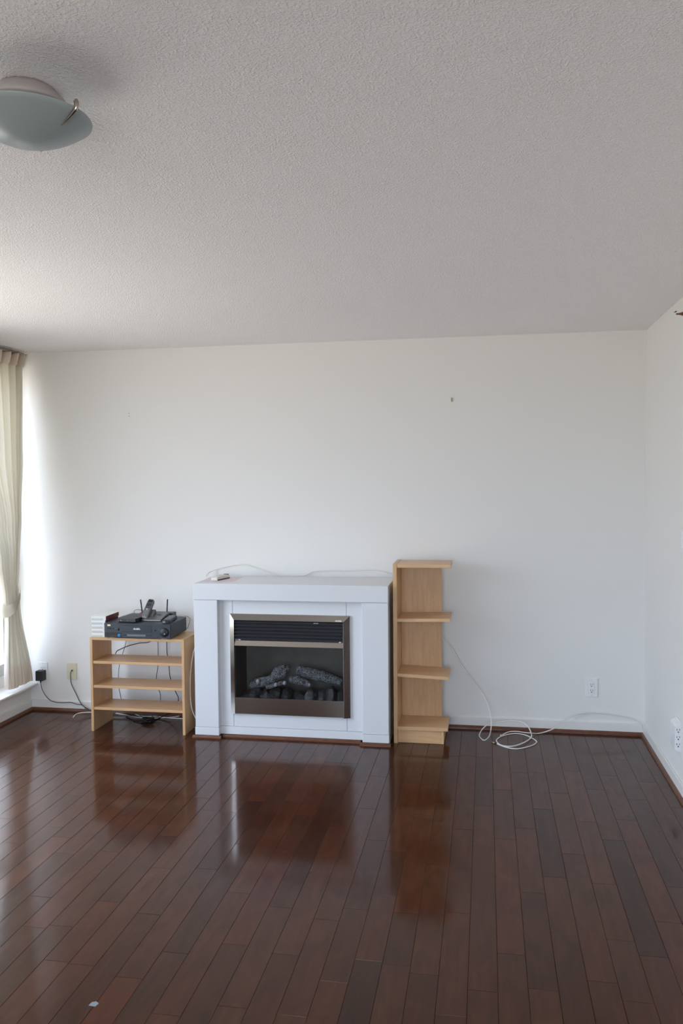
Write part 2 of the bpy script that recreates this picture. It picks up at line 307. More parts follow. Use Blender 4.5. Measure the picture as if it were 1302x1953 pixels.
# floor: a base with every plank in view laid on it
floor = struct(box('floor', XL-.2, 2.6, YF-.12, .12, -.08, -.012, M['sub']))
PW, PX0 = .0918, .009
JA = [(605,67),(480,152),(70,262),(865,103),(1260,122),(1220,315),(1140,503),(360,490),(210,692),(840,640)]
JB = [(215,395),(110,525),(330,578),(435,517),(540,413),(600,785),(700,660),(775,482),(620,325),(315,307),(405,212),(685,203),(830,305),(885,228),(930,140),(1040,360),(985,472),(915,583),(1100,263),(1275,405),(1290,683)]
JC = [(165,152),(400,233),(155,437),(430,492),(130,780),(690,642),(640,300),(880,525),(810,243),(940,165),(1085,265),(1190,600)]
JD = [(255,370),(405,308),(650,155),(715,510),(925,585),(870,410),(930,233),(820,262),(430,632),(240,285),(1120,270),(1280,360),(620,760)]
JE = [(600,200),(830,270),(900,18),(1150,22),(720,620),(970,482),(915,823),(1280,150),(1275,435),(340,335),(1250,775)]
JF = [(320,225),(330,598),(620,733),(875,585),(930,648),(700,535),(905,445),(1110,340),(1130,440),(300,380),(90,685),(450,420),(60,170)]
joints = {}
for lst, ox, oy in ((JA, 850, 1650), (JB, 850, 1400), (JC, 400, 1650), (JD, 400, 1400), (JE, 0, 1650), (JF, 0, 1370)):
    for zx, zy in lst:
        p = un(ox+zx/2.8805, oy+zy/2.8805, 2, 0); joints.setdefault(int((PX0-p.x)//PW), []).append(p.y)
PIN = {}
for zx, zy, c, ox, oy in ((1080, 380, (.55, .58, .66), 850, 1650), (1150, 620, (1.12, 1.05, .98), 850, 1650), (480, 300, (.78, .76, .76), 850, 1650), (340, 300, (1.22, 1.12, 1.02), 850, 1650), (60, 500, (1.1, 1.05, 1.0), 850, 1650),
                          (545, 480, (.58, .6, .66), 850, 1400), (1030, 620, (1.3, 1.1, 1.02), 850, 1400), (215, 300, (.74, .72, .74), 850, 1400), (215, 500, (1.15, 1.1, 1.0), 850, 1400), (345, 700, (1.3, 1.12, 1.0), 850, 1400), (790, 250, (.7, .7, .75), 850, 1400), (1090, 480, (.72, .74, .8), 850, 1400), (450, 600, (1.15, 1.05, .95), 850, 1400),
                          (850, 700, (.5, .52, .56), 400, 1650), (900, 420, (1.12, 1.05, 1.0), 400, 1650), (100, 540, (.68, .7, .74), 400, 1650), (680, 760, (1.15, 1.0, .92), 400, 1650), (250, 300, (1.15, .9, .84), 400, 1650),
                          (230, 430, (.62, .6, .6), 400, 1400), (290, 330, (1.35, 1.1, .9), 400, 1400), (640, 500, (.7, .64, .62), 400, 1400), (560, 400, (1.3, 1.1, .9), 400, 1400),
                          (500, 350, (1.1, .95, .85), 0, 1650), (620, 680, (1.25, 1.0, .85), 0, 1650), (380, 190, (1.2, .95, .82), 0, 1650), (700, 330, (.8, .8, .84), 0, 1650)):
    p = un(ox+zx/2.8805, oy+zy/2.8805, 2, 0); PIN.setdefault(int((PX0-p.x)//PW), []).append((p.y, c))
pm = bpy.data.meshes.new('plank')
bm = bmesh.new(); bbox_bm(bm, -PW/2+.0003, PW/2-.0003, 0, 1, -.012, 0)
top = [e_ for e_ in bm.edges if all(v.co.z > -.001 for v in e_.verts)]
bmesh.ops.bevel(bm, geom=top, offset=.0009, segments=1, affect='EDGES'); bmesh.ops.recalc_face_normals(bm, faces=bm.faces); bm.to_mesh(pm); bm.free(); pm.materials.append(M['plank'])
far = bmesh.new(); nplank = 0
for c in range(-28, int(math.ceil((PX0-XL)/PW))):
    xc = PX0-PW*(c+.5); ys = sorted(joints.get(c, [])); ks = []
    for y in ys:
        if not ks or y-ks[-1] > .14: ks.append(y)
    full = []; y = 0.0; todo = sorted(ks, reverse=True)
    cuts = [0.0]
    for k in todo+[YF]:
        while cuts[-1]-k > 1.05:
            L = R0.uniform(.32, .85)
            if cuts[-1]-L-k < .25: L = (cuts[-1]-k)/2
            cuts.append(cuts[-1]-L)
        cuts.append(k)
    for a, b in zip(cuts, cuts[1:]):
        L = a-b
        inview = any(-40 < q[0] < 1342 and 1300 < q[1] < 2010 for q in (pix((xc+dx, b+t*L, 0)) for t in (0, .2, .4, .6, .8, 1) for dx in (-PW/2, PW/2)))
        v = R0.gauss(1, .10); w_ = R0.uniform(-.05, .05); tint = (v*(1+w_), v, v*(1-w_*.8))
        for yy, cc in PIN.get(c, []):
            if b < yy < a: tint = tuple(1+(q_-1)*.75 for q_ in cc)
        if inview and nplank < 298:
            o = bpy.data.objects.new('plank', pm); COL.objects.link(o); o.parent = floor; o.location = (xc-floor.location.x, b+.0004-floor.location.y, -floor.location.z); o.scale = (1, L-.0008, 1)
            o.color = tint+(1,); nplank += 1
        else:
            bbox_bm(far, xc-PW/2+.0003, xc+PW/2-.0003, b+.0004, a-.0004, -.012, 0)
o = emit('planks', far, M['plank'], floor); o['kind'] = 'stuff'
print('planks', nplank)

# ------------------------------------------------------------------ curtain by the window
cur = thing('curtain', (-4.015, -.2, .2), 'cream drape tied back at the window in the far corner', 'curtain')
def lerp_tab(tab, z):
    for (z0, v0), (z1, v1) in zip(tab, tab[1:]):
        if z0 >= z >= z1:
            t = (z0-z)/(z0-z1); t = t*t*(3-2*t); return v0+(v1-v0)*t
    return tab[-1][1]
RIGHT = [(2.43, -.020), (2.31, -.06), (1.75, -.09), (1.36, -.13), (1.03, -.165), (.88, -.185), (.76, -.17), (.18, -.055)]
LEFT = [(2.43, -.78), (1.75, -.66), (1.30, -.44), (1.06, -.36), (.80, -.315), (.70, -.288), (.18, -.305)]
def cpoint(s, z, amp=1.0, xo=0.0):
    a, b = lerp_tab(RIGHT, z), lerp_tab(LEFT, z); nf = 8.0
    y = a+(b-a)*s
    g = max(0, 1-abs(z-.80)/.5)                         # gathered at the tieback
    ph = s*nf*2*math.pi
    x = -4.018+xo+amp*(.024*math.sin(ph+.5)*(1-.35*g)+.007*math.sin(ph*2.3+z*1.3))
    y += .012*math.cos(ph*1.0+.8*z)*(1-.4*g)
    return Vector((x, min(y, -.004), z))
def cloth(name, z0, z1, nz, ns, m, amp=1.0, xo=0.0, thick=.0012):
    bm = bmesh.new(); g = [[bm.verts.new(cpoint(i/ns, z0+(z1-z0)*j/nz, amp, xo)) for i in range(ns+1)] for j in range(nz+1)]
    for j in range(nz):
        for i in range(ns): bm.faces.new((g[j][i], g[j][i+1], g[j+1][i+1], g[j+1][i]))
    return emit(name, bm, m, cur, True)
cloth('drape', 2.335, .36, 60, 220, M['curtain'])
cloth('hem', .36, .212, 6, 220, M['curtainb'], 1.0, 0)
cloth('heading', 2.432, 2.335, 6, 220, M['curtainb'], 1.25, .004)
# tieback: a sloping band round the gathered cloth
bm = bmesh.new(); rows = []
for k in range(40):
    a = 2*math.pi*k/40; yc, yr = -.248, .090; y = yc+yr*math.cos(a); x = -4.017+.047*math.sin(a)
    sl = (y-yc)/yr; zt = .805+.065*sl+.03*sl*sl; wd = .064-.016*sl
    rows.append((bm.verts.new((x, y, zt)), bm.verts.new((x*1.0, y, zt-wd))))
for k in range(40):
    a, b = rows[k], rows[(k+1) % 40]; bm.faces.new((a[0], b[0], b[1], a[1]))
bmesh.ops.solidify(bm, geom=list(bm.faces), thickness=.002)
emit('tieback', bm, M['tie'], cur, True)
box('curtain_track', -4.03, -3.995, -1.0, -.006, 2.432, 2.4395, M['trim'], cur)

# ------------------------------------------------------------------ ceiling lamp
LC = Vector((-1.94, -3.475, 0))
lamp = thing('ceiling_lamp', (LC.x, LC.y, 2.44), 'flush ceiling lamp with frosted glass bowl and metal clip', 'lamp')
lathe('canopy', [(.0, 2.4395), (.056, 2.4395), (.066, 2.43), (.082, 2.415), (.089, 2.404), (.088, 2.398), (.02, 2.396), (0, 2.396)], LC, M['canopy'], lamp)
prof = []
for k in range(17): t = k/16; prof.append((.1375*t, 2.317+.053*t*t))
prof += [(.1378, 2.3725), (.1360, 2.3735)] + [(.1345*(1-k/16), 2.3215+.0515*(1-k/16)**2) for k in range(17)]
lathe('glass_bowl', prof, LC, M['bowl'], lamp, 72)
cl = un(149, 204, 2, 2.37); a0 = math.atan2(cl.y-LC.y, cl.x-LC.x)
for k in range(3):
    a = a0+k*2*math.pi/3; T = Matrix.Translation(LC) @ Matrix.Rotation(a, 4, 'Z')
    pts = [(.1405, 0, 2.3845), (.1425, 0, 2.381), (.1425, 0, 2.375), (.1405, 0, 2.3685), (.133, 0, 2.3620), (.122, 0, 2.3545), (.110, 0, 2.3475), (.098, 0, 2.3405)]
    pts = [T @ Vector(p) for p in catmull(pts, 5)]; n = len(pts)
    bm = tube_bm(bmesh.new(), pts, .005, 10, [(.0055 if i < n*.45 else .0055*(1-(i-n*.45)/(n*.55)*.9)) for i in range(n)], .8)
    emit('clip', bm, M['chrome'], lamp, True)
lathe('bulb', [(0, 2.342), (.016, 2.346), (.026, 2.36), (.026, 2.372), (.014, 2.388), (.013, 2.396)], LC, M['sleeve'], lamp, 20)

# ------------------------------------------------------------------ fireplace
FX0, FX1 = -2.692, -1.506
fp = thing('electric_fireplace', ((FX0+FX1)/2, -.21, 0), 'white electric fireplace with steel framed insert against the back wall', 'fireplace')
w = M['white']
box('mantel', FX0-.001, FX1+.001, -.434, -.014, .846, .945, w, fp, .0025, 2)
for x0, x1 in ((FX0, -2.544), (-1.660, FX1)): box('pilaster', x0, x1, -.430, -.372, .067, .8445, w, fp, .002, 2)
for x0, x1 in ((FX0, FX0+.02), (FX1-.02, FX1)): box('side_panel', x0, x1, -.372, -.03, .0, .8445, w, fp)
for x0, x1, y in ((FX0-.002, -2.542, -.433), (-1.662, FX1+.002, -.433), (-2.542, -1.662, -.394)): box('plinth', x0, x1, y, y+.05, .018, .0655, w, fp, .0015)
for x0, x1 in ((-2.544, -2.4615), (-1.7585, -1.660)): box('stile', x0, x1, -.390, -.372, .067, .8445, w, fp, .001)
box('header_panel', -2.4595, -1.7605, -.390, -.372, .757, .8445, w, fp, .001)
box('bottom_rail', -2.4595, -1.7605, -.390, -.372, .067, .152, w, fp, .001)
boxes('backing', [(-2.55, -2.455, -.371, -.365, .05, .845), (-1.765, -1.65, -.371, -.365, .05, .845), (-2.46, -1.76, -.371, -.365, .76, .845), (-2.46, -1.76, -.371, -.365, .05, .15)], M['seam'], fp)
# dark moulding at the foot, following the jogs
def foot(x0, x1, y): prism('base_moulding', [(y+.001, 0), (y-.014, 0), (y-.0135, .007), (y-.008, .015), (y+.001, .0178)], x0, x1, M['shoe'], fp, 'yz')
foot(FX0-.016, -2.527, -.433); foot(-2.527, -1.677, -.394); foot(-1.677, FX1+.012, -.433)
# insert
fr = bmesh.new()
XO0, XO1, XI0, XI1, ZO, ZI, ZB = -2.474, -1.738, -2.4465, -1.7735, .760, .7235, .149
yo, yi = -.4025, -.4125
def quad(bm, *p): return bm.faces.new([bm.verts.new(q) for q in p])
quad(fr, (XO0, yo, ZO), (XO1, yo, ZO), (XI1, yi, ZI), (XI0, yi, ZI))
quad(fr, (XO0, yo, ZO), (XI0, yi, ZI), (XI0, yi, ZB), (XO0, yo, ZB))
quad(fr, (XO1, yo, ZO), (XO1, yo, ZB), (XI1, yi, ZB), (XI1, yi, ZI))
quad(fr, (XI0, yi, ZI), (XI1, yi, ZI), (XI1, -.38, ZI), (XI0, -.38, ZI))
quad(fr, (XI0, yi, ZI), (XI0, -.38, ZI), (XI0, -.38, ZB), (XI0, yi, ZB))
quad(fr, (XI1, yi, ZI), (XI1, yi, ZB), (XI1, -.38, ZB), (XI1, -.38, ZI))
quad(fr, (XO0, yo, ZB), (XI0, yi, ZB), (XI0, -.38, ZB), (XO0, -.38, ZB)); quad(fr, (XO1, yo, ZB), (XO1, -.38, ZB), (XI1, -.38, ZB), (XI1, yi, ZB))
quad(fr, (XO0, yo, ZO), (XO0, yo, ZB), (XO0, -.3895, ZB), (XO0, -.3895, ZO)); quad(fr, (XO1, yo, ZO), (XO1, -.3895, ZO), (XO1, -.3895, ZB), (XO1, yo, ZB)); quad(fr, (XO0, yo, ZO), (XO0, -.3895, ZO), (XO1, -.3895, ZO), (XO1, yo, ZO))
bmesh.ops.remove_doubles(fr, verts=fr.verts, dist=1e-5)
ins = emit('insert_frame', fr, M['steel'], fp, label='brushed steel insert frame')
box('edge_strip', XI1-.003, XI1-.0005, -.4138, -.40, ZB, ZI, M['steel_e'], ins)
prism('crossbar', [(-.409, .5675), (-.397, .597), (-.385, .597), (-.385, .5675)], XI0+.001, XI1-.004, M['steel'], ins, 'yz')
prism('lower_panel', [(-.4105, .152), (-.4105, .247), (-.395, .249), (-.395, .152)], XI0+.001, XI1-.004, M['steel'], ins, 'yz')
box('edge_strip', XI0+.001, XI1-.004, -.4115, -.400, .2472, .2502, M['steel_e'], ins)
for k in range(6):
    z = .6055+k*.0205
    prism('louver', [(-.405, z), (-.4055, z+.004), (-.392, z+.0125), (-.391, z+.009)], XI0+.001, XI1-.004, M['louver'], ins, 'yz')
box('grille_back', XI0, XI1-.003, -.388, -.380, .597, ZI, M['black'], ins)
box('firebox_back', XI0+.005, XI1, -.170, -.162, .20, .60, M['screen'], ins, label='grey brown screen behind the logs')
boxes('firebox_lining', [(XI0-.006, XI0+.004, -.40, -.162, .15, .60), (XI1-.002, XI1+.008, -.40, -.162, .15, .60), (XI0, XI1, -.384, -.162, .597, .605), (XI0, XI1, -.39, -.162, .15, .215)], M['firebox'], ins)
box('glass_pane', XI0+.001, XI1-.004, -.3995, -.3965, .2505, .5670, M['fglass'], ins)
# logs: bent, tapering, rough-barked
def log(pts, radii, seed, m=M['log'], squash=.9, name='log'):
    P = catmull(pts, 6); n = len(P); rr = [radii[min(int(i/(n-1)*(len(radii)-1)), len(radii)-2)]*(1-(i/(n-1)*(len(radii)-1)-min(int(i/(n-1)*(len(radii)-1)), len(radii)-2))) + radii[min(int(i/(n-1)*(len(radii)-1)), len(radii)-2)+1]*(i/(n-1)*(len(radii)-1)-min(int(i/(n-1)*(len(radii)-1)), len(radii)-2)) for i in range(n)]
    bm = tube_bm(bmesh.new(), P, .03, 14, rr, squash); rg = random.Random(seed)
    for v in bm.verts: v.co += Vector((rg.uniform(-1, 1), rg.uniform(-1, 1), rg.uniform(-1, 1)))*.0032
    return emit(name, bm, m, ins, True)
L = lambda x, y, py=-.31: un(x, y, 1, py)
log([L(477, 1308), L(495, 1302), L(515, 1297), L(528, 1291)], [.024, .032, .030, .026], 1)
log([L(522, 1293, -.325), L(532, 1284, -.325), L(543, 1281, -.325), L(549, 1283, -.325)], [.026, .043, .040, .030], 2)
log([L(567, 1278, -.30), L(590, 1284, -.30), L(620, 1292, -.30), L(653, 1303, -.30)], [.033, .037, .034, .024], 3)
log([L(552, 1296, -.34), L(566, 1297, -.34), L(580, 1302, -.34), L(592, 1307, -.34)], [.016, .026, .022, .013], 4)
log([L(507, 1310, -.345), L(516, 1309, -.345), L(525, 1306.5, -.345)], [.013, .0145, .012], 5)
log([L(528, 1305, -.34), L(536, 1303.5, -.34), L(542, 1302.5, -.34)], [.012, .0135, .013], 6)
def cut(px, py, yy, r, dx, dz):
    c = un(px, py, 1, yy); lathe('cut_end', [(0, -.004), (r*.8, -.0035), (r, 0), (r*.9, .006), (0, .0065)], (0, 0, 0), M['logend'], ins, 14, 'y', 'pale sawn end of a log', Matrix.Translation(c) @ Matrix.Rotation(dz, 4, 'Z') @ Matrix.Scale(1.35, 4, (0, 0, 1)))
cut(491.5, 1299.5, -.345, .0105, 0, .5); cut(526, 1306, -.357, .0095, 0, .7); cut(542.5, 1302.5, -.352, .0095, 0, .4); cut(590, 1306, -.354, .006, 0, .9)
rg = random.Random(3)
for k, (x, top, wd) in enumerate(((-2.40, .262, .06), (-2.345, .300, .075), (-2.27, .285, .06), (-2.215, .305, .07), (-2.14, .30, .06), (-2.06, .285, .075), (-1.985, .300, .07), (-1.92, .290, .06), (-1.86, .312, .075), (-1.80, .290, .06))):
    bm = bmesh.new(); bmesh.ops.create_icosphere(bm, subdivisions=2, radius=1)
    for v in bm.verts:
        v.co *= 1+rg.uniform(-.13, .13); v.co = Vector((max(XI0+.008, min(XI1-.006, x+v.co.x*wd*.72)), -.325+v.co.y*.055+rg.uniform(-.004, .004), .222+max(v.co.z, -.25)*(top-.222)*1.02))
    emit('ember_chunk', bm, M['ember'], ins, False)
st = box('sticker', -1.822, -1.786, 0, .0008, .7265, .7335, M['sticker'], ins, label='small white sticker on the top bar')
# lay it on the sloping bar
for v in st.data.vertices:
    z = v.co.z+origin(ins).z; v.co.y = (yi+(yo-yi)*(z-ZI)/(ZO-ZI))-.0008+(.0006 if v.co.y+origin(ins).y > .0004 else 0)-origin(ins).y
boxes('lettering', [(-1.818, -1.790, yi+(yo-yi)*.19-.0012, yi+(yo-yi)*.19-.0006, .7292, .7306)], M['ink'], ins)
boxes('label_marks', [(-1.955+i*.006, -1.9515+i*.006, -.4063, -.4053, .7105, .7105+h) for i, h in enumerate((.004, .005, .003, .005, .004))], M['marks'], ins)
boxes('label_marks', [(-2.437, -2.4335, -.4063, -.4053, .601, .605), (-2.425, -2.4215, -.4063, -.4053, .601, .606), (-2.418, -2.407, -.4063, -.4053, .601, .6055), (-1.802, -1.790, -.4063, -.4053, .600, .6045)], M['marks'], ins)

# things on the mantel
prism('paper_sheet', [(-2.673, -.372), (-2.470, -.345), (-2.485, -.075), (-2.688, -.10)], .9452, .9458, M['paper']); props(bpy.data.objects['paper_sheet'], 'thin pinkish paper sheet lying on the white mantel', 'paper')
T = Matrix.Translation((-2.585, -.23, .9459)) @ Matrix.Rotation(math.radians(-14), 4, 'Z')
d = thing('phone_jack_adapter', (-2.585, -.23, .9459), 'small off-white adapter box with a dark slot on the mantel', 'adapter')
prism('housing', [(-.075, .001), (.075, .001), (.075, .018), (.05, .026), (-.06, .026), (-.075, .018)], -.022, .022, M['offw'], d, 'yz', T, .0015)
box('slot', -.012, .016, .052, .073, .0235, .0275, M['hole'], d, T=T)
box('shade_strip', .0221, .0226, -.068, .072, .0, .008, M['gcable'], d, T=T)  # dark strip painting the shade on the box's right side

# ------------------------------------------------------------------ corner shelf tower
tw = thing('shelf_tower', (-1.31, -.24, 0), 'narrow maple open shelf tower beside the fireplace', 'shelf')
box('side_panel', -1.4835, -1.4605, -.366, -.098, 0, 1.069, M['maple'], tw, .0012)
box('back_panel', -1.460, -1.213, -.120, -.100, .002, 1.044, M['maple'], tw, .001)
box('top_board', -1.460, -1.146, -.364, -.100, 1.045, 1.067, M['maple_x'], tw, .001)
def shelf(zl, zr, th, x1, y1=-.1205):
    prism('shelf_board', [(-1.460, zl-th), (x1, zr-th), (x1, zr), (-1.460, zl)], -.363, y1, M['maple_x'], tw, 'xz', bev=.0008)
shelf(.743, .749, .019, -1.150); shelf(.417, .405, .019, -1.158); shelf(.100, .103, .021, -1.165)
box('kick_board', -1.4603, -1.205, -.350, -.335, .001, .0785, M['maple_x'], tw, .001)
box('kick_return', -1.2048, -1.190, -.350, -.125, .001, .0785, M['maple_e'], tw, .001)
boxes('peg_holes', [(px_-.0013, px_+.0013, -.1206, -.1198, z-.0013, z+.0013) for px_ in (un(826, 1200, 1, -.12).x,) for z in (.84, .81, .71, .67, .55, .52, .49)], M['hole'], tw)

# ------------------------------------------------------------------ media stand
ST0, ST1, SZ = -3.387, -2.768, .594
sd = thing('media_stand', ((ST0+ST1)/2, -.27, 0), 'low maple stand with three open shelves beside the fireplace', 'stand')
for x0, x1 in ((ST0, ST0+.0165), (ST1-.0165, ST1)): box('side_panel', x0, x1, -.405, -.135, 0, SZ, M['maple'], sd, .001)
box('top_board', ST0+.0166, ST1-.0166, -.405, -.135, SZ-.0165, SZ, M['maple_x'], sd, .001)
for z in (.444, .291, .152): box('shelf_board', ST0+.0166, ST1-.0166, -.400, -.195, z-.0165, z, M['maple_x'], sd, .001)
boxes('dowel_caps', [(ST1-.0005, ST1+.0008, -.27-.002, -.27+.002, z-.002, z+.002) for z in (.436, .283, .144)], M['rust'], sd)

# five tape cases stacked on the stand
prn = ['print1', 'print2', 'print2', 'print3', 'print1']
names = ['lowest white tape case in the stack beside the recorder', 'second white tape case up in the stack beside the recorder', 'middle white tape case of the stack beside the recorder', 'fourth white tape case up, just under the topmost one', 'topmost white tape case with dark red side in the stack']
for k in range(5):
    z0 = SZ+.0005+k*.0263; j = R0.uniform(-.0012, .0012); x0, x1 = -3.386+j, -3.287+j*.3; y0, y1 = -.392, -.205
    if k >= 4: x1 = -3.283
    t = thing('tape_case', ((x0+x1)/2, (y0+y1)/2, z0), names[k], 'tape case', 'tape cases stacked on the stand')
    box('sleeve', x0, x1, y0, y1, z0, z0+.0258, M['sleeve'], t, .001)
    box('spine_stripe', x0-.0003, x0+.006, y0-.0004, y1, z0+.001, z0+.0248, M['sleeve2'], t)
    box('printed_label', x0+.009, x1-.018, y0-.0005, y0+.001, z0+.0015, z0+.0125, M[prn[k]], t)
    if k >= 3: box('side_label', x1-.001, x1+.0005, y0+.003, y1-.003, z0+.001, z0+.0248, M['red'], t, label='dark red side label')

# ------------------------------------------------------------------ video recorder
VX0, VX1, VY, VZ0, VZ1 = -3.281, -2.843, -.428, .602, .690
v = thing('video_recorder', ((VX0+VX1)/2, -.29, SZ), 'charcoal video cassette recorder on top of the maple stand', 'video recorder')
box('case', VX0+.003, VX1-.003, VY+.02, -.150, VZ0+.002, VZ1, M['vcr'], v, .002)
prism('front_panel', [(VX0+.004, VY+.0205), (VX0, VY+.010), (VX0+.004, VY+.003), (VX0+.02, VY), (VX1-.004, VY), (VX1, VY+.004), (VX1, VY+.0205)], VZ0, VZ1-.001, M['vcr'], v)
def vb(name, u0, u1, v0, v1, m, out=.0015, bev=0): return box(name, VX0+u0, VX0+u1, VY-out, VY+.004, VZ1-v1, VZ1-v0, m, v, bev)
vb('lower_band', .006, .120, .056, .0875, M['vcrd'], .0006)
vb('badge', .026, .046, .008, .018, M['gold'], .001)
vb('power_button', .022, .050, .028, .038, M['vcrd'], .003, .001)
lathe('button', [(0, -.002), (.003, -.002), (.003, .004), (0, .004)], (VX0+.064, VY, VZ1-.034), M['vcrd'], v, 14, 'y')
lathe('button', [(0, -.004), (.007, -.0035), (.008, 0), (.008, .004), (0, .004)], (VX0+.097, VY, VZ1-.037), M['vcrd'], v, 20, 'y')
door = vb('cassette_door', .121, .316, .012, .051, M['vcrdoor'], .002, .0008)
vb('door_gap', .118, .319, .0095, .0118, M['hole'], .0004); vb('door_gap', .118, .319, .0512, .0535, M['hole'], .0004)
lx = VX0+.1955; boxes('lettering', [(lx+dx, lx+dx+ww, VY-.0027, VY-.0019, VZ1-.036+b_, VZ1-.036+t_) for dx, ww, b_, t_ in ((.004, .002, .002, .009), (.006, .004, .006, .0095), (.009, .002, .002, .008), (.0125, .005, .002, .0035), (.0125, .0018, .002, .0065), (.0125, .004, .0052, .0068), (.0195, .002, .0035, .0065), (.023, .0025, .002, .0095), (.0265, .0022, .002, .0085), (.030, .0025, .002, .0095), (.034, .0045, .002, .0042), (.034, .0045, .006, .0095), (.0395, .002, .002, .0095), (0, .048, -.0005, .0015))], M['marks'], door)
lathe('button', [(0, -.003), (.006, -.0025), (.007, 0), (.007, .004), (0, .004)], (VX0+.338, VY, VZ1-.037), M['vcrd'], v, 18, 'y')
boxes('indicator_marks', [(VX0+a, VX0+a+.004, VY-.0005, VY+.001, VZ1-b, VZ1-b+.003) for a, b in ((.357, .032), (.361, .039), (.078, .034), (.044, .052), (.337, .072))], M['vcrgrey'], v)
lathe('jog_dial', [(.0, -.010), (.020, -.0105), (.0255, -.008), (.028, -.003), (.029, .004), (0, .004)], (VX0+.397, VY, VZ1-.050), M['vcrd'], v, 36, 'y')
lathe('dial_dimple', [(0, -.0125), (.004, -.0120), (.0055, -.0100), (.0055, -.009), (0, -.009)], (VX0+.402, VY, VZ1-.058), M['key'], v, 16, 'y')
strip = vb('control_strip', .124, .318, .060, .084, M['vcr'], .001, .0005)
box('display_bar', VX0+.155, VX0+.275, VY-.0018, VY, VZ1-.078, VZ1-.067, M['vcrgrey'], strip)
for a in (.133, .146, .283, .295, .308): lathe('button', [(0, -.0022), (.0035, -.002), (.004, 0), (0, .001)], (VX0+a, VY, VZ1-.072), M['vcrd'], strip, 12, 'y')
vb('socket', .026, .038, .068, .080, M['hole'], .0012)
for a in (.050, .063, .078): lathe('jack', [(0, -.0015), (.0022, -.0028), (.0036, -.0028), (.0038, 0), (0, .001)], (VX0+a, VY, VZ1-.076), M['rust'], v, 14, 'y')
lathe('blue_sticker', [(0, -.0012), (.0105, -.0010), (.0105, .001), (0, .001)], (VX0+.103, VY, VZ1-.0755), M['blue'], v, 24, 'y', 'round blue sticker')
for x in (VX0+.045, VX1-.055):
    for y in (VY+.035, -.18): lathe('foot', [(0, SZ+.0004), (.021, SZ+.0004), (.022, SZ+.0055), (.020, VZ0+.003), (0, VZ0+.003)], (x, y, 0), M['foot'], v, 24)
tube('power_cord', [(VX1-.02, -.150, .62), (VX1-.0, -.142, .615), (VX1+.012, -.148, .64), (VX1+.024, -.155, .675), (VX1+.008, -.158, .694), (VX1-.03, -.16, .6935), (VX1-.08, -.172, .700), (VX1-.11, -.172, .712)], .0016, M['gcable'], v)

TOPZ = VZ1+.0004
# modem
md = thing('modem', (-3.14, -.30, TOPZ), 'flat black modem box at the left on the video recorder', 'modem')
prism('case', [(-3.208, -.372), (-3.200, -.392), (-3.082, -.402), (-3.072, -.385), (-3.078, -.205), (-3.195, -.200)], TOPZ+.003, TOPZ+.027, M['blk'], md, bev=.002)
box('base', -3.195, -3.085, -.385, -.215, TOPZ, TOPZ+.0032, M['blkr'], md)
boxes('top_vents', [(-3.185, -3.09, -.38+k*.015, -.375+k*.015, TOPZ+.0269, TOPZ+.0274) for k in range(10)], M['vcrd'], md)
boxes('status_lights', [(-3.196+dx, -3.196+dx+w_, -.4015, -.390, TOPZ+.010, TOPZ+.010+h_) for dx, w_, h_ in ((.0, .004, .004), (.012, .011, .004), (.028, .003, .003), (.06, .004, .004))], M['key'], md)
tube('modem_lead', [(-3.165, -.199, TOPZ+.012), (-3.19, -.18, TOPZ+.03), (-3.18, -.165, TOPZ+.042), (-3.14, -.165, TOPZ+.040), (-3.10, -.175, TOPZ+.030), (-3.09, -.185, TOPZ+.018)], .0017, M['gcable']); props(bpy.data.objects['modem_lead'], 'thin dark lead looping behind the flat black modem', 'cable')
tube('red_patch_cable', [(-3.15, -.197, TOPZ+.018), (-3.135, -.186, TOPZ+.0265), (-3.11, -.180, TOPZ+.027), (-3.08, -.179, TOPZ+.022), (-3.066, -.180, TOPZ+.016)], .0042, M['redc']); props(bpy.data.objects['red_patch_cable'], 'short red patch cable between the black modem and router', 'cable')
# router with two aerials
ro = thing('router', (-3.0, -.165, TOPZ), 'black router with two upright aerials behind the cordless phone', 'router')
box('case', -3.065, -2.925, -.190, -.120, TOPZ, TOPZ+.028, M['blk'], ro, .003, 2)
pa, pb = un(271, 1167, 1, -.17), un(268, 1143.5, 1, -.17); tube('aerial', [pa-Vector((0, 0, .016)), pa, pb], .0042, M['blkr'], ro, sm=False, seg=10)
pa, pb = un(318.2, 1170, 1, -.17), un(319.3, 1143, 1, -.17); tube('aerial', [pa-Vector((0, 0, .012)), pa, pb], .0042, M['blkr'], ro, sm=False, seg=10)
# cordless phone: base (charging cradle) and handset in it
pb_ = thing('phone_charger', (-3.0, -.27, TOPZ), 'silver grey charging base under the cordless handset', 'phone charger')
prism('cradle', [(-.340, TOPZ), (-.340, TOPZ+.010), (-.325, TOPZ+.015), (-.205, TOPZ+.041), (-.196, TOPZ+.036), (-.196, TOPZ)], -3.070, -2.940, M['silver'], pb_, 'yz', bev=.003)
box('front_lip', -3.055, -2.945, -.3415, -.334, TOPZ+.003, TOPZ+.0095, M['silverl'], pb_, .002)
sl = math.atan2(.026, .12); T = Matrix.Translation((-2.985, -.268, TOPZ+.0290)) @ Matrix.Rotation(sl, 4, 'X')
lathe('speaker_grille', [(0, .001), (.019, .001), (.020, -.001), (0, -.002)], (0, 0, 0), M['key'], pb_, 24, 'z', None, T)
boxes_ = bmesh.new()
for k in range(5): bbox_bm(boxes_, -.014, .014, -.012+k*.0058, -.009+k*.0058, .0009, .0016)
bmesh.ops.transform(boxes_, matrix=T, verts=boxes_.verts); emit('grille_slots', boxes_, M['vcrd'], pb_)
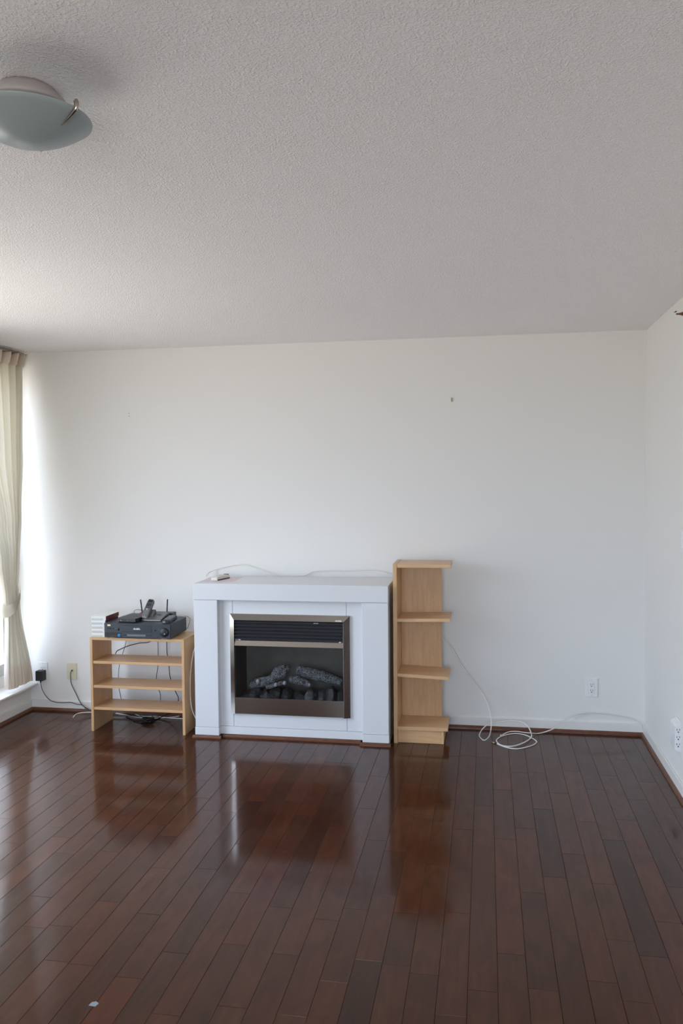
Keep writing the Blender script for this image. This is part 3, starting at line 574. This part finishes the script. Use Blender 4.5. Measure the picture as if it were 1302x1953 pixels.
prism('handset_cup', [(-.322, TOPZ+.012), (-.300, TOPZ+.022), (-.262, TOPZ+.062), (-.245, TOPZ+.060), (-.235, TOPZ+.033), (-.24, TOPZ+.012)], -3.066, -3.012, M['silver'], pb_, 'yz', bev=.002)
h0, h1 = un(274, 1179, 1, -.325), un(289, 1143, 1, -.235); h0.z = max(h0.z, TOPZ+.013)
ax = (h1-h0); hl = ax.length; ax.normalize(); sxv = Vector((1, 0, 0)); sxv = (sxv-ax*sxv.dot(ax)).normalized(); nv = ax.cross(sxv)
TH = Matrix((( sxv.x, ax.x, -nv.x, h0.x), (sxv.y, ax.y, -nv.y, h0.y), (sxv.z, ax.z, -nv.z, h0.z), (0, 0, 0, 1)))
if (TH.to_3x3() @ Vector((0, 0, 1))).y > 0: TH = TH @ Matrix.Scale(-1, 4, (0, 0, 1))
hs = thing('cordless_handset', h0, 'silver and black cordless handset standing in its charging base', 'phone')
prism('body', [(-.022, 0), (-.024, .02), (-.0215, .07), (-.021, hl-.015), (-.016, hl), (.016, hl), (.021, hl-.015), (.0215, .07), (.024, .02), (.022, 0)], -.020, .004, M['silver'], hs, 'xy', TH, .004)
def hb(name, x0, x1, y0, y1, m, out=.0052, bev=.0006): return box(name, x0, x1, y0, y1, .002, out, m, hs, bev, T=TH)
hb('earpiece', -.015, .015, hl-.026, hl-.006, M['vcrd'])
hb('display', -.0165, .0165, hl-.055, hl-.031, M['lcd'])
for k in range(3): hb('soft_key', -.016+k*.0115, -.007+k*.0115, hl-.066, hl-.059, M['vcrd'])
lathe('navigation_key', [(0, .0068), (.0055, .0065), (.007, .004), (0, .002)], (0, hl-.075, 0), M['silverl'], hs, 16, 'z', None, TH)
for r_ in range(4):
    for c_ in range(3): hb('key', -.0135+c_*.0098, -.0060+c_*.0098, .026+r_*.0088, .0318+r_*.0088, M['key'], .0058)
hb('mouthpiece', -.013, .013, .004, .015, M['key'])
lathe('logo_dot', [(0, .0062), (.003, .0060), (.003, .004), (0, .003)], (0, .020, 0), M['silverl'], hs, 12, 'z', None, TH)
# remote control
rc = thing('remote_control', (-2.897, -.305, TOPZ), 'small dark remote control lying at the right on the recorder', 'remote')
T = Matrix.Translation((-2.897, -.305, TOPZ)) @ Matrix.Rotation(math.radians(9), 4, 'Z')
prism('body', [(-.024, -.098), (-.018, -.103), (.018, -.103), (.024, -.098), (.0265, .09), (.02, .1), (-.02, .1), (-.0265, .09)], 0, .020, M['blk'], rc, 'xy', T, .003)
box('face_plate', -.021, .021, -.085, .09, .0195, .0215, M['vcr'], rc, .0008, T=T)
box('front_cap', -.020, -.004, -.1045, -.096, .004, .016, M['key'], rc, .001, T=T)
for r_ in range(7):
    for c_ in range(3): box('key', -.0165+c_*.012, -.0085+c_*.012, -.072+r_*.021, -.062+r_*.021, .021, .0232, M['key'], rc, .0006, T=T)

# ------------------------------------------------------------------ sockets, plates, wall fittings
def receptacle(par, c, w_, h_, n, m, ax='y', plug=True):
    """slots facing -y on a plate whose front is at c.y"""
    for k in range(n):
        z = c.z+(k-(n-1)/2)*h_
        boxes('socket_slots', [(c.x-w_*.5-.0012, c.x-w_*.5+.0012, c.y-.0006, c.y+.0006, z-.002, z+.0065), (c.x+w_*.5-.0012, c.x+w_*.5+.0012, c.y-.0006, c.y+.0006, z-.001, z+.0065), (c.x-.0026, c.x+.0026, c.y-.0006, c.y+.0006, z-.012, z-.0065)], M['hole'], par)
def wallplate(name, x0, x1, z0, z1, m, label, cat, insert=True):
    t = thing(name, ((x0+x1)/2, -.003, z0), label, cat)
    box('cover_plate', x0, x1, -.006, -.0003, z0, z1, m, t, .0018, 2); c = Vector(((x0+x1)/2, -.0078, (z0+z1)/2))
    if insert:
        box('insert', c.x-.0165, c.x+.0165, -.0076, -.005, c.z-.033, c.z+.033, m, t, .0008)
        receptacle(t, c, .0125, .036, 2, m)
        boxes('insert_gap', [(c.x-.0172, c.x+.0172, -.0063, -.0055, c.z-.0337, c.z+.0337)], M['greyp'], t)
    for dz in (-.048, .048): lathe('screw', [(0, -.0072), (.0025, -.0070), (.003, -.0055), (0, -.005)], (c.x, 0, c.z+dz), M['greyp'], t, 12, 'y')
    return t
wallplate('wall_outlet', -.3445, -.2745, .226, .340, M['plate'], 'white wall outlet on the back wall near the right corner', 'outlet')
wallplate('wall_outlet', -3.976, -3.908, .216, .331, M['plate'], 'white wall outlet by the curtain with a black charger below', 'outlet')
cp = wallplate('coax_plate', -3.762, -3.692, .218, .332, M['ivory'], 'ivory cable plate on the wall left of the stand', 'wall plate', False)
cc = un(137, 1279, 1, -.01)
lathe('socket', [(0, -.016), (.0042, -.016), (.0055, -.010), (.006, -.006), (0, -.005)], (cc.x, 0, cc.z), M['gcable'], cp, 14, 'y')
# black charger block in the left outlet
pz = un(78, 1288, 1, -.03)
pd = thing('power_adapter', (pz.x, -.035, pz.z-.032), 'black power adapter plugged into the outlet by the curtain', 'adapter')
box('housing', pz.x-.027, pz.x+.027, -.056, -.0085, pz.z-.034, pz.z+.034, M['blk'], pd, .003, 2)
lathe('cord_relief', [(.0065, 0), (.0055, -.008), (.0035, -.016), (.0, -.017)], (pz.x-.001, -.033, pz.z-.034), M['blkr'], pd, 12)
def wallpts(lst): return [un(x, y, 1, d_) for x, y, d_ in lst]
tube('cord', [Vector((pz.x-.001, -.033, pz.z-.048))]+wallpts([(80, 1314, -.03), (88, 1328, -.026), (97, 1336, -.022), (108, 1339.5, -.02), (122, 1340, -.02), (135, 1339.5, -.022), (145, 1343, -.03), (157, 1345, -.05), (164, 1352, -.06), (172, 1357, -.075)]) + [Vector((-3.30, -.09, .012)), Vector((-3.15, -.10, .010)), Vector((-3.06, -.11, .02))], .0026, M['gcable'], pd)
tube('coax_cable', [Vector((cc.x, -.0165, cc.z))]+wallpts([(134.5, 1285, -.03), (135.5, 1302, -.03), (141, 1315, -.028), (146, 1325, -.028), (151, 1336, -.03), (158, 1346, -.035), (168, 1352, -.045), (176, 1354.5, -.05)]) + [Vector((-3.36, -.06, .03)), Vector((-3.2, -.08, .02)), Vector((-3.07, -.10, .03))], .0031, M['gcable']); props(bpy.data.objects['coax_cable'], 'dark grey coaxial cable drooping from the ivory cable plate', 'cable')
# multi-socket tap on the right wall
tp = thing('outlet_tap', (-.018, -.90, .212), 'white multi-outlet tap plugged in low on the right wall', 'outlet tap')
prism('housing', [(0, .212), (-.029, .220), (-.029, .340), (-.024, .346), (0, .358)], -.952, -.845, M['plate'], tp, 'xz', bev=.002)
c = Vector((-.0135, -.9525, .285)); receptacle(tp, c, .0125, .036, 3, M['plate'])
box('back_plate', -.004, -.0003, -.958, -.838, .205, .364, M['plate'], tp, .001)
# switch plate and sprinkler at the right edge
sw = thing('switch_plate', (-.003, -.985, 1.20), 'white switch plate on the right wall at the edge of view', 'switch')
box('cover_plate', -.006, -.0003, -1.02, -.935, 1.198, 1.312, M['plate'], sw, .002, 2); box('rocker', -.010, -.0055, -.995, -.962, 1.222, 1.288, M['plate'], sw, .001)
sp = thing('sprinkler_head', (-.02, -.985, 2.33), 'small sidewall sprinkler high on the right wall', 'sprinkler')
lathe('escutcheon', [(0, -.010), (.012, -.010), (.026, -.006), (.032, -.0004), (0, -.0004)], (0, -.985, 2.345), M['plate'], sp, 28, 'x')
lathe('nozzle', [(.007, -.008), (.009, -.016), (.005, -.028), (.004, -.045), (.0, -.046)], (0, -.985, 2.345), M['rust'], sp, 16, 'x')
box('deflector', -.052, -.044, -1.0, -.970, 2.355, 2.357, M['rust'], sp)
# picture hooks left on the back wall
ph = thing('picture_hook', (-3.283, -.002, 2.0), 'pale picture hanger high on the wall above the stand', 'wall hook'); q = un(246, 791, 1, 0)
boxes('hanger_plate', [(q.x-.004, q.x+.004, -.003, -.0003, q.z-.016, q.z+.016)], M['plate'], ph)
for dz in (.009, -.010): lathe('screw_hole', [(0, -.0038), (.0032, -.0036), (.0036, -.0022), (0, -.002)], (q.x+.0005, 0, q.z+dz), M['ink'], ph, 12, 'y')
ph = thing('picture_hook', (-1.151, -.002, 2.04), 'rusty picture hook high on the wall above the tower', 'wall hook'); q = un(861, 762, 1, 0)
boxes('hook_plate', [(q.x-.0045, q.x+.0045, -.0025, -.0003, q.z-.016, q.z+.013)], M['ivory'], ph)
tube('nail', [(q.x, -.0005, q.z+.009), (q.x, -.006, q.z+.010), (q.x, -.0075, q.z+.004), (q.x, -.005, q.z-.006), (q.x, -.009, q.z-.012), (q.x, -.013, q.z-.008)], .0019, M['rust'], ph)

# ------------------------------------------------------------------ loose cables
fl = lambda x, y, z=.0035: un(x, y, 2, z)
cord = [fl(394, 1101.5, .949), un(394.5, 1097, 1, -.10), un(400, 1091, 1, -.04)] + [un(x, y, 1, -.012) for x, y in ((415, 1085), (440, 1079), (460, 1076.5), (475, 1079), (500, 1087.5), (525, 1095))] + [un(x, y, 1, -.016) for x, y in ((550, 1098), (575, 1097.2), (585, 1095), (600, 1089), (640, 1088), (670, 1088), (700, 1086.5), (720, 1088), (745, 1096), (752, 1100), (790, 1150))] + [un(825, 1200, 1, -.05), un(845, 1220, 1, -.07), un(860, 1237, 1, -.06), un(880, 1270, 1, -.05), un(905, 1305, 1, -.06), un(920, 1325, 1, -.08), un(930, 1345, 1, -.11), un(936, 1370, 1, -.16), un(936, 1390, 1, -.21)] + [fl(932, 1405), fl(923, 1412), fl(915.5, 1406.5), fl(914, 1401, .006)] + [un(921, 1389, 1, -.15), un(935, 1380, 1, -.10), un(965, 1375.3, 1, -.07), un(990, 1376, 1, -.08), un(1004, 1383, 1, -.12), un(1011, 1394, 1, -.17)] + [fl(1013, 1405, .010), fl(1003, 1414, .0095), fl(985, 1421.5, .0095), fl(970, 1423.5, .0095), fl(955, 1421, .0095), fl(947, 1414.5, .006), fl(948, 1409.5), fl(958, 1403.5), fl(980, 1399), fl(1000, 1401.5), fl(1015, 1408.5), fl(1023, 1415), fl(1015, 1421.5), fl(995, 1427), fl(980, 1428), fl(962, 1424.5, .0035), fl(947, 1418.5, .0035)]
root = thing('phone_cable', cord[len(cord)//2].copy(), 'white cable running from the mantel down to a loop on the floor', 'cable')
tube('jacket', cord, .0033, M['wcable'], root, n=6)
tube('plug', [fl(947, 1418.5), fl(943.5, 1417.2)], .0042, M['blkr'], root, sm=False); tube('plug_tip', [fl(943.2, 1417), fl(937, 1415)], .0030, M['brass'], root, sm=False)
c2 = [fl(956.5, 1402.2, .0065), fl(964, 1398, .008), fl(972, 1395.5, .010), fl(985, 1395, .011), fl(1000, 1397, .011), fl(1014, 1398.2, .016), fl(1027, 1398.6, .006)] + [un(1045, 1394, 1, -.12), un(1065, 1384.5, 1, -.075), un(1085, 1369, 1, -.03), un(1100, 1362, 1, -.018), un(1115, 1359.5, 1, -.014), un(1135, 1359.3, 1, -.013), un(1160, 1361.5, 1, -.012), un(1190, 1367, 1, -.012), un(1210, 1372.5, 1, -.012), un(1221, 1381, 1, -.017), un(1224.5, 1391, 1, -.02)]
root = thing('coax_cable', c2[0].copy(), 'white cable arching along the back wall into the right corner', 'cable')
tube('jacket', c2, .0031, M['wcable'], root)
tube('plug', [fl(957.5, 1401.9, .0065), fl(953, 1402.8, .0065)], .0046, M['steel_e'], root, sm=False)
# white cable on the floor behind the stand, and the one hanging beside the fireplace
tube('floor_cable', [fl(140, 1368), fl(142.5, 1364.5), fl(148, 1361), fl(160, 1359), fl(176, 1358.5), fl(205, 1359), fl(225, 1361), fl(250, 1366), fl(268, 1368.5), fl(295, 1369.5), fl(320, 1368.5), fl(338, 1366.5), fl(352, 1362), fl(362, 1360)], .0036, M['wcable']); props(bpy.data.objects['floor_cable'], 'white cable lying on the floor behind the media stand', 'cable')
tube('floor_cable', [fl(246, 1356.5), fl(258, 1362), fl(272, 1366), fl(300, 1366.5, .009), fl(325, 1369.5), fl(347, 1370.5), fl(360, 1372)], .0036, M['wcable']); props(bpy.data.objects['floor_cable.001'], 'shorter white cable crossing on the floor under the stand', 'cable')
tube('hanging_cable', [un(x, y, 1, -.31) for x, y in ((372, 1234), (367.5, 1250), (364, 1275), (362.5, 1305), (363, 1330), (366, 1353), (373, 1370))], .0034, M['wcable']); props(bpy.data.objects['hanging_cable'], 'white cable hanging between the stand and the fireplace', 'cable')
# dark leads hanging behind the shelves
def lead(pts, r, label, m='gcable', kn=None):
    o = tube('hanging_lead', pts, r, M[m]); props(o, label, 'cable', 'leads behind the stand'); return o
lead([Vector((-2.98, -.1465, .63)), Vector((-3.0, -.125, .58))]+[un(x, y, 1, -.10) for x, y in ((285, 1224), (266, 1226.5), (246, 1231.5), (230, 1238), (222, 1243), (219, 1253))], .0028, 'black lead sagging just under the top of the stand', 'blkr')
lead([un(x, y, 1, -.07) for x, y in ((241, 1222), (236, 1240), (229, 1262), (226, 1285), (226.5, 1308), (230, 1328), (236, 1345), (262, 1362))] + [fl(275, 1368)], .0022, 'thin grey lead hanging leftmost behind the shelves')
lead([un(x, y, 1, -.07) for x, y in ((301, 1222), (301.5, 1245), (301, 1270), (298.5, 1288), (298, 1305), (304, 1319), (306, 1331), (303, 1350), (292, 1364))] + [fl(286, 1370)], .0024, 'thin grey lead hanging in the middle behind the shelves')
lead([un(x, y, 1, -.07) for x, y in ((318, 1222), (318.5, 1245), (322, 1270), (324, 1290), (329, 1307), (335, 1320), (340, 1333), (335, 1350), (318, 1362))] + [fl(300, 1371), fl(290, 1373)], .0028, 'black lead hanging rightmost behind the shelves', 'blkr')
# tangle on the floor behind the stand
tg = thing('cord_tangle', fl(283, 1373, 0), 'black knotted power leads on the floor behind the stand', 'cable')
c = fl(282, 1373.5, .016); pts = [c+Vector((.030*math.cos(a*1.7)*(1-.3*math.sin(a*.9)), .022*math.sin(a*2.3), .012*math.sin(a*1.3))) for a in [k*.55 for k in range(26)]]
tube('knot', pts, .0044, M['blkr'], tg, 5)
tube('lead', [c, fl(270, 1374), fl(258, 1374.5), fl(250, 1371.5), fl(240, 1366)], .0030, M['blkr'], tg); tube('lead', [c, fl(296, 1372.5), fl(307, 1369), fl(316, 1364, .02), fl(326, 1360, .03)], .0032, M['blkr'], tg)
tube('lead', [c, fl(272, 1378), fl(262, 1377), fl(254, 1374)], .0028, M['blkr'], tg)

for o in bpy.data.objects:
    if o.name.split('.')[0] in ('label_marks', 'peg_holes', 'dowel_caps', 'indicator_marks', 'status_lights', 'top_vents', 'grille_slots', 'socket_slots'): o['kind'] = 'stuff'
# scrap on the floor
q = un(179, 1915, 2, 0); prism('paper_scrap', [(q.x-.012, q.y-.010), (q.x+.010, q.y-.012), (q.x+.014, q.y+.004), (q.x+.002, q.y+.012), (q.x-.010, q.y+.006)], .0003, .0012, M['scrap']); props(bpy.data.objects['paper_scrap'], 'tiny pale scrap on the dark floor near the bottom left', 'scrap')
